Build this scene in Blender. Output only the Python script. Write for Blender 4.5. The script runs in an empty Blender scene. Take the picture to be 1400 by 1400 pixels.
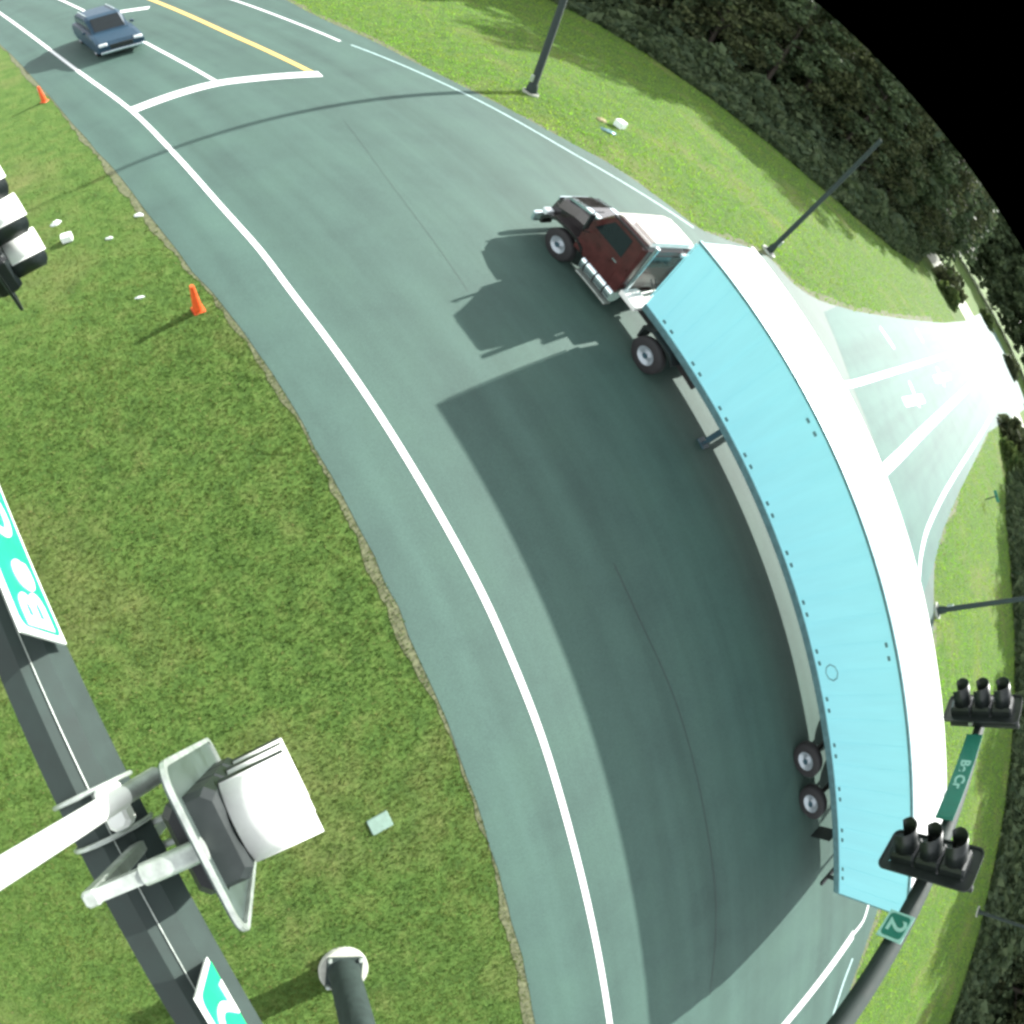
import bpy, math, random
import numpy as np
from mathutils import Vector, Quaternion, Matrix
random.seed(7); rng = np.random.default_rng(7)
S = bpy.context.scene; COL = S.collection
R = math.radians
# ------------------------------------------------------------------ camera
H = 9.82; FPX = 738.0; CX, CY = 292.0, 980.0; TA, TB = .103, .021
cd = bpy.data.cameras.new('camera'); cam = bpy.data.objects.new('camera', cd); COL.objects.link(cam); S.camera = cam
S.render.engine = 'CYCLES'
cd.type = 'PANO'; cd.panorama_type = 'FISHEYE_LENS_POLYNOMIAL'
cd.sensor_width = 36; cd.sensor_height = 36; cd.sensor_fit = 'HORIZONTAL'
cd.fisheye_fov = R(198.4)
for i in (0, 2, 3, 4): setattr(cd, 'fisheye_polynomial_k%d' % i, 0.0)
cd.fisheye_polynomial_k1 = -1400 / 36 / FPX
cd.shift_x = (700 - CX) / 1400; cd.shift_y = (CY - 700) / 1400
cd.clip_start = .05; cd.clip_end = 5000
TT = math.hypot(TA, TB)
cam.location = (0, 0, H); cam.rotation_mode = 'QUATERNION'
cam.rotation_quaternion = Quaternion((-TB / TT, TA / TT, 0), TT)
# ------------------------------------------------------------------ light
SUN_AZ, SUN_EL = 30.5, 30.5
w = bpy.data.worlds.new('World'); S.world = w; w.use_nodes = True
nt = w.node_tree; bg = nt.nodes['Background']
sky = nt.nodes.new('ShaderNodeTexSky'); sky.sky_type = 'NISHITA'; sky.sun_disc = False
sky.sun_elevation = R(SUN_EL); sky.sun_rotation = R(90 - SUN_AZ)
hs = nt.nodes.new('ShaderNodeHueSaturation'); hs.inputs['Saturation'].default_value = .12
nt.links.new(sky.outputs[0], hs.inputs['Color']); nt.links.new(hs.outputs[0], bg.inputs[0]); bg.inputs[1].default_value = .15
sl = bpy.data.lights.new('sun', 'SUN'); sl.energy = 3.9; sl.angle = R(.6); sl.color = (1, .985, .92)
so = bpy.data.objects.new('sun', sl); COL.objects.link(so)
sv = Vector((math.cos(R(SUN_AZ)) * math.cos(R(SUN_EL)), math.sin(R(SUN_AZ)) * math.cos(R(SUN_EL)), math.sin(R(SUN_EL))))
so.rotation_euler = sv.to_track_quat('Z', 'Y').to_euler(); so.location = sv * 60
S.view_settings.view_transform = 'Standard'; S.view_settings.look = 'None'
S.view_settings.exposure = 1.6; S.view_settings.gamma = 1
S.cycles.pixel_filter_type = 'BLACKMAN_HARRIS'; S.cycles.filter_width = 2.9
S.cycles.max_bounces = 6; S.cycles.transparent_max_bounces = 6
S.cycles.caustics_reflective = False; S.cycles.caustics_refractive = False

# ------------------------------------------------------------------ photograph pixel -> world (survey of the site)
def _rot(v, T):
    k = Vector((-TB, TA, 0)) / TT
    return v * math.cos(T) + k.cross(v) * math.sin(T) + k * v.dot(k) * (1 - math.cos(T))
def W(x, y, z=0.0):
    dx, dy = x - CX, CY - y; r = math.hypot(dx, dy); t = r / FPX
    v = _rot(Vector((dx / r * math.sin(t), dy / r * math.sin(t), -math.cos(t))), TT)
    k = (H - z) / -v.z
    return Vector((v.x * k, v.y * k, z))

# ------------------------------------------------------------------ materials
def new_mat(name):
    m = bpy.data.materials.new(name); m.use_nodes = True
    return m, m.node_tree, m.node_tree.nodes['Principled BSDF']
def N(nt, kind, **kw):
    n = nt.nodes.new(kind)
    for k, v in kw.items():
        if k in n.inputs.keys(): n.inputs[k].default_value = v
        else: setattr(n, k, v)
    return n
def ramp(nt, src, stops):
    n = nt.nodes.new('ShaderNodeValToRGB'); cr = n.color_ramp
    while len(cr.elements) < len(stops): cr.elements.new(.5)
    for e, (p, c) in zip(cr.elements, stops): e.position = p; e.color = (*c, 1)
    nt.links.new(src, n.inputs[0]); return n
def mix(nt, fac, a, b, mode='MIX'):
    n = nt.nodes.new('ShaderNodeMix'); n.data_type = 'RGBA'; n.blend_type = mode
    for s, v in ((0, fac), (6, a), (7, b)):
        if hasattr(v, 'is_output'): nt.links.new(v, n.inputs[s])
        else: n.inputs[s].default_value = v if s == 0 else (*v, 1)
    return n.outputs[2]
def paint(name, col, rough=.5, metal=0.0, var=.12, scale=6.0, spec=.5, coat=0.0, stretch=None):
    m, nt, b = new_mat(name)
    tc = N(nt, 'ShaderNodeTexCoord'); no = N(nt, 'ShaderNodeTexNoise', Scale=scale, Detail=5.0, Roughness=.65)
    mp = N(nt, 'ShaderNodeMapping'); mp.inputs['Scale'].default_value = stretch or (1, 1, 1)
    nt.links.new(tc.outputs['Object'], mp.inputs['Vector']); nt.links.new(mp.outputs[0], no.inputs['Vector'])
    r = ramp(nt, no.outputs[0], [(.3, tuple(c * (1 - var) for c in col)), (.7, tuple(min(1, c * (1 + var)) for c in col))])
    nt.links.new(r.outputs[0], b.inputs['Base Color'])
    r2 = ramp(nt, no.outputs[0], [(.2, (max(0, rough - .08),) * 3), (.8, (min(1, rough + .12),) * 3)])
    nt.links.new(r2.outputs[0], b.inputs['Roughness'])
    b.inputs['Metallic'].default_value = metal; b.inputs['Specular IOR Level'].default_value = spec
    b.inputs['Coat Weight'].default_value = coat
    return m
def mat_ground():
    m, nt, b = new_mat('grass_ground')
    tc = N(nt, 'ShaderNodeTexCoord')
    big = N(nt, 'ShaderNodeTexNoise', Scale=.22, Detail=4.0, Roughness=.6); mid = N(nt, 'ShaderNodeTexNoise', Scale=1.7, Detail=6.0, Roughness=.7)
    fine = N(nt, 'ShaderNodeTexNoise', Scale=14.0, Detail=6.0, Roughness=.8)
    for n in (big, mid, fine): nt.links.new(tc.outputs['Object'], n.inputs['Vector'])
    c1 = ramp(nt, mid.outputs[0], [(.3, (.06, .115, .03)), (.5, (.10, .175, .042)), (.72, (.15, .195, .06))])
    c2 = ramp(nt, fine.outputs[0], [(.3, (.35, .4, .35)), (.52, (.9, .95, .85)), (.75, (1.5, 1.4, 1.3))])
    c = mix(nt, .85, c1.outputs[0], c2.outputs[0], 'MULTIPLY')
    f = ramp(nt, big.outputs[0], [(.52, (0, 0, 0)), (.7, (.6, .6, .6))])
    c = mix(nt, f.outputs[0], c, (.19, .19, .075))
    nt.links.new(c, b.inputs['Base Color']); b.inputs['Roughness'].default_value = .95; b.inputs['Specular IOR Level'].default_value = .15
    bp = N(nt, 'ShaderNodeBump', Strength=.9, Distance=.08); nt.links.new(fine.outputs[0], bp.inputs['Height']); nt.links.new(bp.outputs[0], b.inputs['Normal'])
    return m
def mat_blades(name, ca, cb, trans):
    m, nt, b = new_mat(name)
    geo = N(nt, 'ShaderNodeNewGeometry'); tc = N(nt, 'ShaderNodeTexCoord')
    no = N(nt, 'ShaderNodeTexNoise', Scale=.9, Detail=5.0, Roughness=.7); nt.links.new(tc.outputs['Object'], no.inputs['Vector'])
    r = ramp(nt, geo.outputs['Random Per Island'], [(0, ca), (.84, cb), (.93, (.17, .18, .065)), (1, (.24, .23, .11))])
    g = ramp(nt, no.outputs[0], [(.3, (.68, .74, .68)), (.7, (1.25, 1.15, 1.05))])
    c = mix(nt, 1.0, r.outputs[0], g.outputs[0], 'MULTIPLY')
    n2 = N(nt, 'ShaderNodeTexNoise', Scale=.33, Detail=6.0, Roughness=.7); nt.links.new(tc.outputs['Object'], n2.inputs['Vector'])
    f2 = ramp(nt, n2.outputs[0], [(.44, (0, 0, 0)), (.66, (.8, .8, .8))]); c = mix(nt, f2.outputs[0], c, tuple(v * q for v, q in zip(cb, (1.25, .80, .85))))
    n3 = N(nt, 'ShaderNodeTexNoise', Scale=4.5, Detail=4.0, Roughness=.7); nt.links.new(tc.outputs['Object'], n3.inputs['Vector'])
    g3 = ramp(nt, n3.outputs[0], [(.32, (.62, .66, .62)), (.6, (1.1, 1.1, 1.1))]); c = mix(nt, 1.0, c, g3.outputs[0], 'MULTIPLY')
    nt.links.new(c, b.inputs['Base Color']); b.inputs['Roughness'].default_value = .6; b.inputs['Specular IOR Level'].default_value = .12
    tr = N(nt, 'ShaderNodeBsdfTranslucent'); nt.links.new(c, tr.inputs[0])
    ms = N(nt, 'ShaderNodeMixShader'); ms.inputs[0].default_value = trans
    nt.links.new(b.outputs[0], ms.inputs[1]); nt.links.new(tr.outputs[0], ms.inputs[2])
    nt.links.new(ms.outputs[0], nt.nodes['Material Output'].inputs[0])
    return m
PHI = 1.995; DR = Vector((math.cos(PHI), math.sin(PHI), 0)); NR = Vector((math.sin(PHI), -math.cos(PHI), 0))
def mat_asphalt(name, base, ang, rough=.8, spec=.3):
    m, nt, b = new_mat(name)
    tc = N(nt, 'ShaderNodeTexCoord')
    mp = N(nt, 'ShaderNodeMapping'); mp.inputs['Rotation'].default_value = (0, 0, -ang); nt.links.new(tc.outputs['Object'], mp.inputs['Vector'])
    mp2 = N(nt, 'ShaderNodeMapping'); mp2.inputs['Scale'].default_value = (.035, .9, 1); nt.links.new(mp.outputs[0], mp2.inputs['Vector'])
    st = N(nt, 'ShaderNodeTexNoise', Scale=1.0, Detail=3.0, Roughness=.55); nt.links.new(mp2.outputs[0], st.inputs['Vector'])
    fine = N(nt, 'ShaderNodeTexNoise', Scale=38.0, Detail=4.0, Roughness=.8); nt.links.new(tc.outputs['Object'], fine.inputs['Vector'])
    bl = N(nt, 'ShaderNodeTexNoise', Scale=.55, Detail=5.0, Roughness=.6); nt.links.new(tc.outputs['Object'], bl.inputs['Vector'])
    c1 = ramp(nt, st.outputs[0], [(.3, tuple(c * .86 for c in base)), (.7, tuple(c * 1.16 for c in base))])
    c2 = ramp(nt, fine.outputs[0], [(.3, (.7, .7, .7)), (.7, (1.24, 1.24, 1.24))])
    c3 = ramp(nt, bl.outputs[0], [(.25, (.84, .83, .85)), (.5, (1, 1, 1)), (.75, (1.08, 1.1, 1.06))])
    c = mix(nt, 1.0, c1.outputs[0], c2.outputs[0], 'MULTIPLY'); c = mix(nt, 1.0, c, c3.outputs[0], 'MULTIPLY')
    nt.links.new(c, b.inputs['Base Color']); b.inputs['Roughness'].default_value = rough; b.inputs['Specular IOR Level'].default_value = spec
    bp = N(nt, 'ShaderNodeBump', Strength=.5, Distance=.012); nt.links.new(fine.outputs[0], bp.inputs['Height']); nt.links.new(bp.outputs[0], b.inputs['Normal'])
    return m
def mat_marking(name, col, wear=.0):
    m, nt, b = new_mat(name)
    tc = N(nt, 'ShaderNodeTexCoord'); no = N(nt, 'ShaderNodeTexNoise', Scale=9.0, Detail=8.0, Roughness=.75); nt.links.new(tc.outputs['Object'], no.inputs['Vector'])
    r = ramp(nt, no.outputs[0], [(.25 + wear, tuple(c * .55 for c in col)), (.42 + wear, col)])
    nt.links.new(r.outputs[0], b.inputs['Base Color']); b.inputs['Roughness'].default_value = .6
    return m
def mat_foliage(name, a, c_):
    m, nt, b = new_mat(name)
    geo = N(nt, 'ShaderNodeNewGeometry')
    r = ramp(nt, geo.outputs['Random Per Island'], [(0, a), (1, c_)])
    nt.links.new(r.outputs[0], b.inputs['Base Color']); b.inputs['Roughness'].default_value = .7; b.inputs['Specular IOR Level'].default_value = .25
    tr = N(nt, 'ShaderNodeBsdfTranslucent'); nt.links.new(r.outputs[0], tr.inputs[0])
    ms = N(nt, 'ShaderNodeMixShader'); ms.inputs[0].default_value = .22
    nt.links.new(b.outputs[0], ms.inputs[1]); nt.links.new(tr.outputs[0], ms.inputs[2]); nt.links.new(ms.outputs[0], nt.nodes['Material Output'].inputs[0])
    return m
M = dict(
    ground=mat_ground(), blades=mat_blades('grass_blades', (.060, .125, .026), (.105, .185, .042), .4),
    verge=mat_blades('verge_blades', (.23, .47, .06), (.28, .55, .07), .42),  # backlit glow of the verge is put into the lighter blade colour
    asphalt=mat_asphalt('asphalt', (.053, .101, .084), PHI, .72, .3), asphalt2=mat_asphalt('asphalt_side', (.062, .135, .118), .47, .78, .24),
    concrete=paint('concrete', (.42, .44, .38), .85, var=.15, scale=9), pale=paint('pale_glare', (.48, .5, .42), .9, var=.2, scale=2),
    soil=paint('soil', (.105, .115, .06), .95, var=.4, scale=9),
    white=mat_marking('white_road_paint', (.84, .88, .86)), thinwhite=mat_marking('worn_white_paint', (.42, .60, .58), .1),
    yellow=mat_marking('yellow_road_paint', (.78, .52, .13)), seam=paint('tar_seam', (.03, .038, .036), .6),
    steel=paint('dark_bronze_steel', (.024, .038, .034), .7, var=.2, spec=.35), black=paint('black_polycarbonate', (.013, .018, .018), .42, var=.2), greyplate=paint('grey_backplate', (.085, .115, .105), .32, metal=.3, var=.3, scale=5),
    visor_sunlit=paint('visor_sunlit_top', (.80, .82, .78), .5, var=.12), galv=paint('galvanised_steel', (.42, .47, .43), .42, metal=.55, var=.25, scale=14),
    pipe=paint('white_pipe', (.80, .84, .78), .4, var=.06), lens=paint('signal_lens', (.05, .045, .04), .15), tape=paint('yellow_reflective_edge', (.72, .70, .42), .5),
    signgreen=paint('sign_green', (.01, .44, .17), .45, var=.08), signdark=paint('dark_sign_green', (.015, .17, .12), .5, var=.12),  # darker green for the far arm signs and the marker panel
    signwhite=paint('sign_white', (.85, .9, .84), .45, var=.04), signpale=paint('sign_pale_letter', (.30, .58, .50), .5, var=.1),
    side=paint('trailer_wall', (.38, .88, .97), .38, var=.035, scale=3.0, stretch=(1, 1, .12)), roofw=paint('trailer_roof', (.84, .86, .83), .5, var=.08, scale=2, stretch=(.3, 1, 1)),  # sky reflected in the shaded wall is put into its blue colour
    rail=paint('trailer_rail', (.13, .25, .27), .35, metal=.4, var=.2), tyre=paint('tyre_rubber', (.018, .018, .019), .75, var=.2), rim=paint('alloy_rim', (.34, .39, .42), .35, metal=.3, var=.12),
    hubdark=paint('hub_dark', (.03, .07, .09), .4), frame=paint('truck_frame', (.018, .016, .016), .6, var=.3), red=paint('maroon_paint', (.060, .015, .014), .3, var=.35, coat=.3, scale=3), darkhood=paint('black_maroon_paint', (.013, .010, .010), .22, var=.3, coat=.6, scale=3),
    cabroof=paint('cab_roof_cream', (.74, .68, .64), .4, var=.05), glass=paint('dark_glass', (.012, .018, .020), .08, var=.1), chrome=paint('chrome', (.62, .72, .74), .16, metal=.9, var=.1),
    deck=paint('sunlit_deck_white', (.82, .84, .80), .45, var=.04), amber=paint('amber_marker', (.6, .2, .05), .4),
    blue=paint('steel_blue_paint', (.014, .045, .075), .45, var=.1, spec=.4), lamp=paint('headlight_glass', (.78, .85, .86), .15, metal=.2),
    orange=paint('orange_cone_plastic', (.72, .10, .022), .5, var=.18, scale=12), paper=paint('white_litter', (.80, .86, .84), .6, var=.08, scale=18),
    leafA=mat_foliage('leaves_dark', (.052, .084, .045), (.11, .15, .07)), leafB=mat_foliage('leaves_olive', (.05, .066, .034), (.12, .14, .06)),
    leafC=mat_foliage('leaves_light', (.05, .09, .03), (.14, .19, .06)), bark=paint('bark', (.06, .05, .04), .9, var=.3, scale=8),
    lidgrey=paint('grey_lid', (.15, .23, .19), .7, var=.15, scale=10), tan=paint('tan_cardboard', (.42, .36, .20), .8, var=.2, scale=14))

# ------------------------------------------------------------------ mesh helpers
class MB:
    def __init__(s): s.v = []; s.f = []; s.sm = []
    def add(s, vs, fs, smooth=False):
        o = len(s.v); s.v += [tuple(v) for v in vs]; s.f += [tuple(i + o for i in f) for f in fs]; s.sm += [smooth] * len(fs)
    def box(s, x0, x1, y0, y1, z0, z1, b=0.0, M4=None):
        if b <= 0:
            vs = [(x, y, z) for z in (z0, z1) for x, y in ((x0, y0), (x1, y0), (x1, y1), (x0, y1))]
            fs = [(3, 2, 1, 0), (4, 5, 6, 7), (0, 1, 5, 4), (1, 2, 6, 5), (2, 3, 7, 6), (3, 0, 4, 7)]
        else:   # chamfered vertical and horizontal edges
            def ring(z, i): return [(x0 + b + i, y0 + i, z), (x1 - b - i, y0 + i, z), (x1 - i, y0 + b + i, z), (x1 - i, y1 - b - i, z), (x1 - b - i, y1 - i, z), (x0 + b + i, y1 - i, z), (x0 + i, y1 - b - i, z), (x0 + i, y0 + b + i, z)]
            vs = ring(z0, b * .7) + ring(z0 + b, 0) + ring(z1 - b, 0) + ring(z1, b * .7)
            fs = [tuple(range(7, -1, -1)), tuple(range(24, 32))]
            for k in range(3):
                for j in range(8): fs.append((k * 8 + j, k * 8 + (j + 1) % 8, (k + 1) * 8 + (j + 1) % 8, (k + 1) * 8 + j))
        if M4 is not None: vs = [M4 @ Vector(v) for v in vs]
        s.add(vs, fs); return s
    def prism(s, prof, x0, x1, axis='x'):
        """profile of (y,z) extruded along x (or (x,z) along y, (x,y) along z)"""
        n = len(prof)
        def P(a, p): return (a, p[0], p[1]) if axis == 'x' else (p[0], a, p[1]) if axis == 'y' else (p[0], p[1], a)
        vs = [P(x0, p) for p in prof] + [P(x1, p) for p in prof]
        fs = [tuple(range(n - 1, -1, -1)), tuple(range(n, 2 * n))] + [(j, (j + 1) % n, n + (j + 1) % n, n + j) for j in range(n)]
        s.add(vs, fs); return s
    def tube(s, pts, rad, seg=12, cap=True, smooth=True):
        pts = [Vector(p) for p in pts]; rad = rad if isinstance(rad, (list, tuple)) else [rad] * len(pts)
        vs = []; ref = None
        for i, p in enumerate(pts):
            d = (pts[min(i + 1, len(pts) - 1)] - pts[max(i - 1, 0)]).normalized()
            if ref is None: ref = Vector((0, 0, 1)) if abs(d.z) < .9 else Vector((1, 0, 0))
            u = d.cross(ref).normalized(); v = d.cross(u).normalized(); ref = -v if False else ref
            for k in range(seg):
                a = 2 * math.pi * k / seg; vs.append(p + (u * math.cos(a) + v * math.sin(a)) * rad[i])
        fs = []
        for i in range(len(pts) - 1):
            for k in range(seg): fs.append((i * seg + k, i * seg + (k + 1) % seg, (i + 1) * seg + (k + 1) % seg, (i + 1) * seg + k))
        s.add(vs, fs, smooth)
        if cap: s.add([vs[k] for k in range(seg)], [tuple(range(seg - 1, -1, -1))]); s.add([vs[(len(pts) - 1) * seg + k] for k in range(seg)], [tuple(range(seg))])
        return s
    def build(s, name, mat, parent=None):
        me = bpy.data.meshes.new(name); me.from_pydata(s.v, [], s.f); me.materials.append(mat)
        me.polygons.foreach_set('use_smooth', s.sm); me.update()
        o = bpy.data.objects.new(name, me); COL.objects.link(o)
        if parent: o.parent = parent
        return o
def tag(o, label=None, cat=None, group=None, kind=None):
    for k, v in (('label', label), ('category', cat), ('group', group), ('kind', kind)):
        if v: o[k] = v
    return o
def empty(name, loc=(0, 0, 0), rz=0.0):
    o = bpy.data.objects.new(name, None); COL.objects.link(o); o.location = loc; o.rotation_euler = (0, 0, rz); o.empty_display_size = .2
    return o
def copy_tree(o, parent=None):
    c = o.copy(); COL.objects.link(c); c.parent = parent
    for ch in list(o.children): copy_tree(ch, c)
    return c
def smooth_curve(P, n=6, closed=False):
    P = [Vector(p) for p in P]; out = []
    L = len(P)
    for i in range(L if closed else L - 1):
        a, b, c, d = (P[(i - 1) % L] if closed or i > 0 else P[0] * 2 - P[1]), P[i], P[(i + 1) % L], (P[(i + 2) % L] if closed or i + 2 < L else P[-1] * 2 - P[-2])
        for k in range(n):
            t = k / n; out.append(.5 * ((2 * b) + (c - a) * t + (2 * a - 5 * b + 4 * c - d) * t * t + (3 * b - a - 3 * c + d) * t ** 3))
    if not closed: out.append(P[-1])
    return out
def strip_mesh(mb, P, w, z, w1=None):
    P = [Vector((p[0], p[1], 0)) for p in P]; vs = []
    for i, p in enumerate(P):
        d = (P[min(i + 1, len(P) - 1)] - P[max(i - 1, 0)]).normalized(); q = Vector((-d.y, d.x, 0))
        ww = w if w1 is None else w + (w1 - w) * i / (len(P) - 1)
        a = p + q * ww / 2; b = p - q * ww / 2; vs += [(a.x, a.y, z), (b.x, b.y, z)]
    mb.add(vs, [(2 * i + 1, 2 * i + 3, 2 * i + 2, 2 * i) for i in range(len(P) - 1)])

# ------------------------------------------------------------------ ground, roads
mb = MB(); n = 64
ring = [(900 * math.cos(2 * math.pi * k / n), 900 * math.sin(2 * math.pi * k / n), 0) for k in range(n)]
mb.add(ring, [tuple(range(n))]); tag(mb.build('ground', M['ground']), kind='structure')

ed = Vector((-.385, .923, 0))
EDGE_PX = [(0, 60), (50, 112), (100, 170), (150, 226), (200, 290), (265, 372), (330, 450), (392, 545), (450, 650), (510, 760), (560, 870), (610, 985), (650, 1100), (680, 1185), (700, 1260), (718, 1330), (730, 1400)]
left_edge = [W(*p) for p in EDGE_PX]
d0 = (left_edge[0] - left_edge[2]).normalized(); d1 = (left_edge[-1] - left_edge[-5]).normalized()
LE = [left_edge[0] + d0 * k for k in (260, 120, 50, 20)] + smooth_curve(left_edge, 3) + [left_edge[-1] + d1 * k for k in (6, 20, 60, 200)]
def jitter(P, a, seed):
    r = random.Random(seed); return [Vector((p.x + r.uniform(-a, a), p.y + r.uniform(-a, a), p.z)) for p in P]
LEj = jitter(LE, .035, 3)
ne_px = [(390, 0), (440, 26), (500, 52), (560, 82), (620, 112), (690, 147), (770, 190), (850, 235), (915, 282), (960, 315), (1000, 330), (1050, 352), (1080, 384), (1105, 403), (1130, 414), (1180, 428), (1240, 437), (1290, 442)]
NE = [W(*p) for p in ne_px]
NE = [NE[0] + d0 * k for k in (260, 100, 30)] + smooth_curve(NE, 3)
farN = Vector((88, 46.5, 0)); 
NE = NE + [farN, Vector((150, 79, 0))]
se_px = [(1350, 590), (1312, 668), (1289, 722), (1277, 770)]
SE = [Vector((150, 57, 0)), Vector((88, 33, 0))] + smooth_curve([W(*p) for p in se_px] + [Vector((28.3, 3.6, 0)), Vector((27.0, 1.0, 0)), Vector((25.6, -2.0, 0)), Vector((24.2, -5.0, 0)), Vector((23.2, -7.6, 0)), Vector((22.75, -10.7, 0)), Vector((23.6, -16, 0)), Vector((28, -27, 0))], 4) + [Vector((28 + .4 * 200, -27 - .9 * 200, 0))]
def sheet(name, poly, z, mat):
    from mathutils.geometry import delaunay_2d_cdt
    P = [Vector((p[0], p[1])) for p in poly]; n = len(P)
    vo, eo, fo, *_ = delaunay_2d_cdt(P, [(i, (i + 1) % n) for i in range(n)], [], 1, 1e-5)
    mb = MB(); mb.add([(v.x, v.y, z) for v in vo], [tuple(f) for f in fo]); o = mb.build(name, mat)
    for p in o.data.polygons:
        if p.normal.z < 0: p.flip()
    return o
road_poly = LEj + [p for p in reversed(jitter(SE, .03, 5))] + [p for p in reversed(jitter(NE, .03, 9))]
tag(sheet('road', road_poly, .02, M['asphalt']), kind='structure')
# side street surface laid over the mouth of the junction
side_poly = [W(1118, 470), W(1100, 420)] + [p for p in NE if p.x > 27.5] + [Vector((150, 57, 0)), Vector((88, 33, 0))] + [W(*p) for p in ((1350, 592), (1312, 670), (1289, 724), (1276, 772))] + [Vector((26.0, 4.6, 0)), Vector((25.0, 8.0, 0)), Vector((24.2, 12.0, 0))]
side_poly = [Vector((25.2, 17.1, 0))] + [p for p in NE if p.x > 26.6] + [Vector((150, 57, 0)), Vector((88, 33, 0))] + [W(*p) for p in ((1350, 592), (1312, 670), (1289, 724), (1276, 772))] + [Vector((26.2, 4.0, 0)), Vector((25.2, 8.5, 0)), Vector((24.6, 13.0, 0))]
tag(sheet('side_road', side_poly, .0245, M['asphalt2']), kind='structure')
mb = MB(); strip_mesh(mb, [(60, 118), (88, 74), (104, 44), (112, 24), (118, 4)], 20, .012); tag(mb.build('far_glare_strip', M['pale']), kind='structure')  # pale strip added for the glare beyond the side street
# soil margin beside the asphalt
def margin(P, w, seed, side):
    mb = MB(); r = random.Random(seed); Q = []
    for i in range(len(P) - 1):
        k = max(1, int((P[i + 1] - P[i]).length / .1)) if (P[i].length < 45) else 1
        Q += [P[i].lerp(P[i + 1], j / k) for j in range(k)]
    vs = []; wv = .5
    for i, p in enumerate(Q):
        d = (Q[min(i + 1, len(Q) - 1)] - Q[max(i - 1, 0)]).normalized(); q = Vector((-d.y, d.x, 0)) * side
        wv = min(1.0, max(.1, wv + r.uniform(-.16, .16))); a = p + q * w * wv; b = p - q * .12
        vs += [(a.x, a.y, .011), (b.x, b.y, .011)]
    mb.add(vs, [((2 * i + 1, 2 * i + 3, 2 * i + 2, 2 * i) if side > 0 else (2 * i, 2 * i + 2, 2 * i + 3, 2 * i + 1)) for i in range(len(Q) - 1)])
    return mb
mb = margin([p for p in LE if p.length < 70], .26, 1, -1); mm = margin([p for p in NE if p.length < 80], .5, 2, 1); mb.add(mm.v, mm.f)
mm = margin([p for p in SE if p.length < 80], .6, 4, 1); mb.add(mm.v, mm.f)
tag(mb.build('soil_margin', M['soil']), kind='structure')

# ------------------------------------------------------------------ markings
ZM = .0295
def line(name, pts, w, mat, z=ZM, ext0=0, ext1=0, n=4, w1=None):
    P = [W(*p) if len(p) == 2 else Vector(p) for p in pts]
    P0 = P; P = smooth_curve(P, n) if len(P) > 2 else P
    if ext0: P = [P[0] + (P0[0] - P0[1]).normalized() * ext0] + P
    if ext1: P = P + [P[-1] + (P0[-1] - P0[-2]).normalized() * ext1]
    mb = MB(); strip_mesh(mb, P, w, z, w1)
    return tag(mb.build(name, mat), kind='structure')
el = [(0, 18), (60, 62), (110, 100), (180, 152), (235, 207), (300, 280), (355, 342), (400, 402), (460, 482), (540, 602), (600, 703), (660, 815), (700, 905), (740, 1008), (780, 1143), (810, 1268), (832, 1392)]
line('edge_line', el, .155, M['white'], ext0=60, ext1=60)
line('stop_bar', [(180, 152), (240, 130), (296, 115), (350, 108), (438, 102)], .58, M['white'], z=.0335)
line('centre_line', [(427, 100), (357, 66), (297, 39), (207, 0)], .26, M['yellow'], ext1=60)
line('lane_line', [(297, 113), (190, 54), (85, 1)], .15, M['white'], ext1=60)
line('white_bar', [(150, 19), (204, 11)], .6, M['white'])  # short white bar by the waiting car
line('far_edge_line', [(318, 0), (392, 27), (465, 57)], .15, M['white'], ext0=60)
line('faded_edge_line', [(480, 62), (560, 94), (640, 131), (760, 197), (850, 249), (948, 312)], .11, M['thinwhite'])
line('side_lane_line', [(1150, 528), (1190, 518), (1280, 490), (1335, 472)], .3, M['white'], ext1=20)
line('side_centre_line', [(1195, 655), (1230, 622), (1280, 572), (1345, 508)], .5, M['white'], ext1=20)
line('side_edge_line', [(1255, 800), (1260, 752), (1274, 708), (1305, 650), (1347, 583)], .26, M['white'], ext1=30)
line('right_edge_line', [(1188, 1232), (1180, 1258), (1166, 1277)], .16, M['white'])
line('merge_line', [(1166, 1277), (1130, 1328), (1074, 1398), (1010, 1470)], .46, M['white'], z=.0335)
line('gore_line', [(1165, 1310), (1152, 1345), (1138, 1388)], .15, M['thinwhite'])
for a, b, ww in (((1243, 522), (1256, 556), .35), ((1236, 550), (1262, 545), .5), ((1281, 503), (1291, 528), .35), ((1278, 519), (1298, 514), .5), ((1203, 448), (1222, 476), .4), ((1252, 450), (1262, 468), .45)):
    line('turn_arrow', [a, b], ww, M['white'])
line('road_seam', [(838, 770), (875, 850), (925, 965), (962, 1110), (978, 1240), (970, 1360)], .018, M['seam'], z=.0265)
line('road_seam', [(470, 165), (540, 260), (640, 400)], .009, M['seam'], z=.0265)

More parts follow.
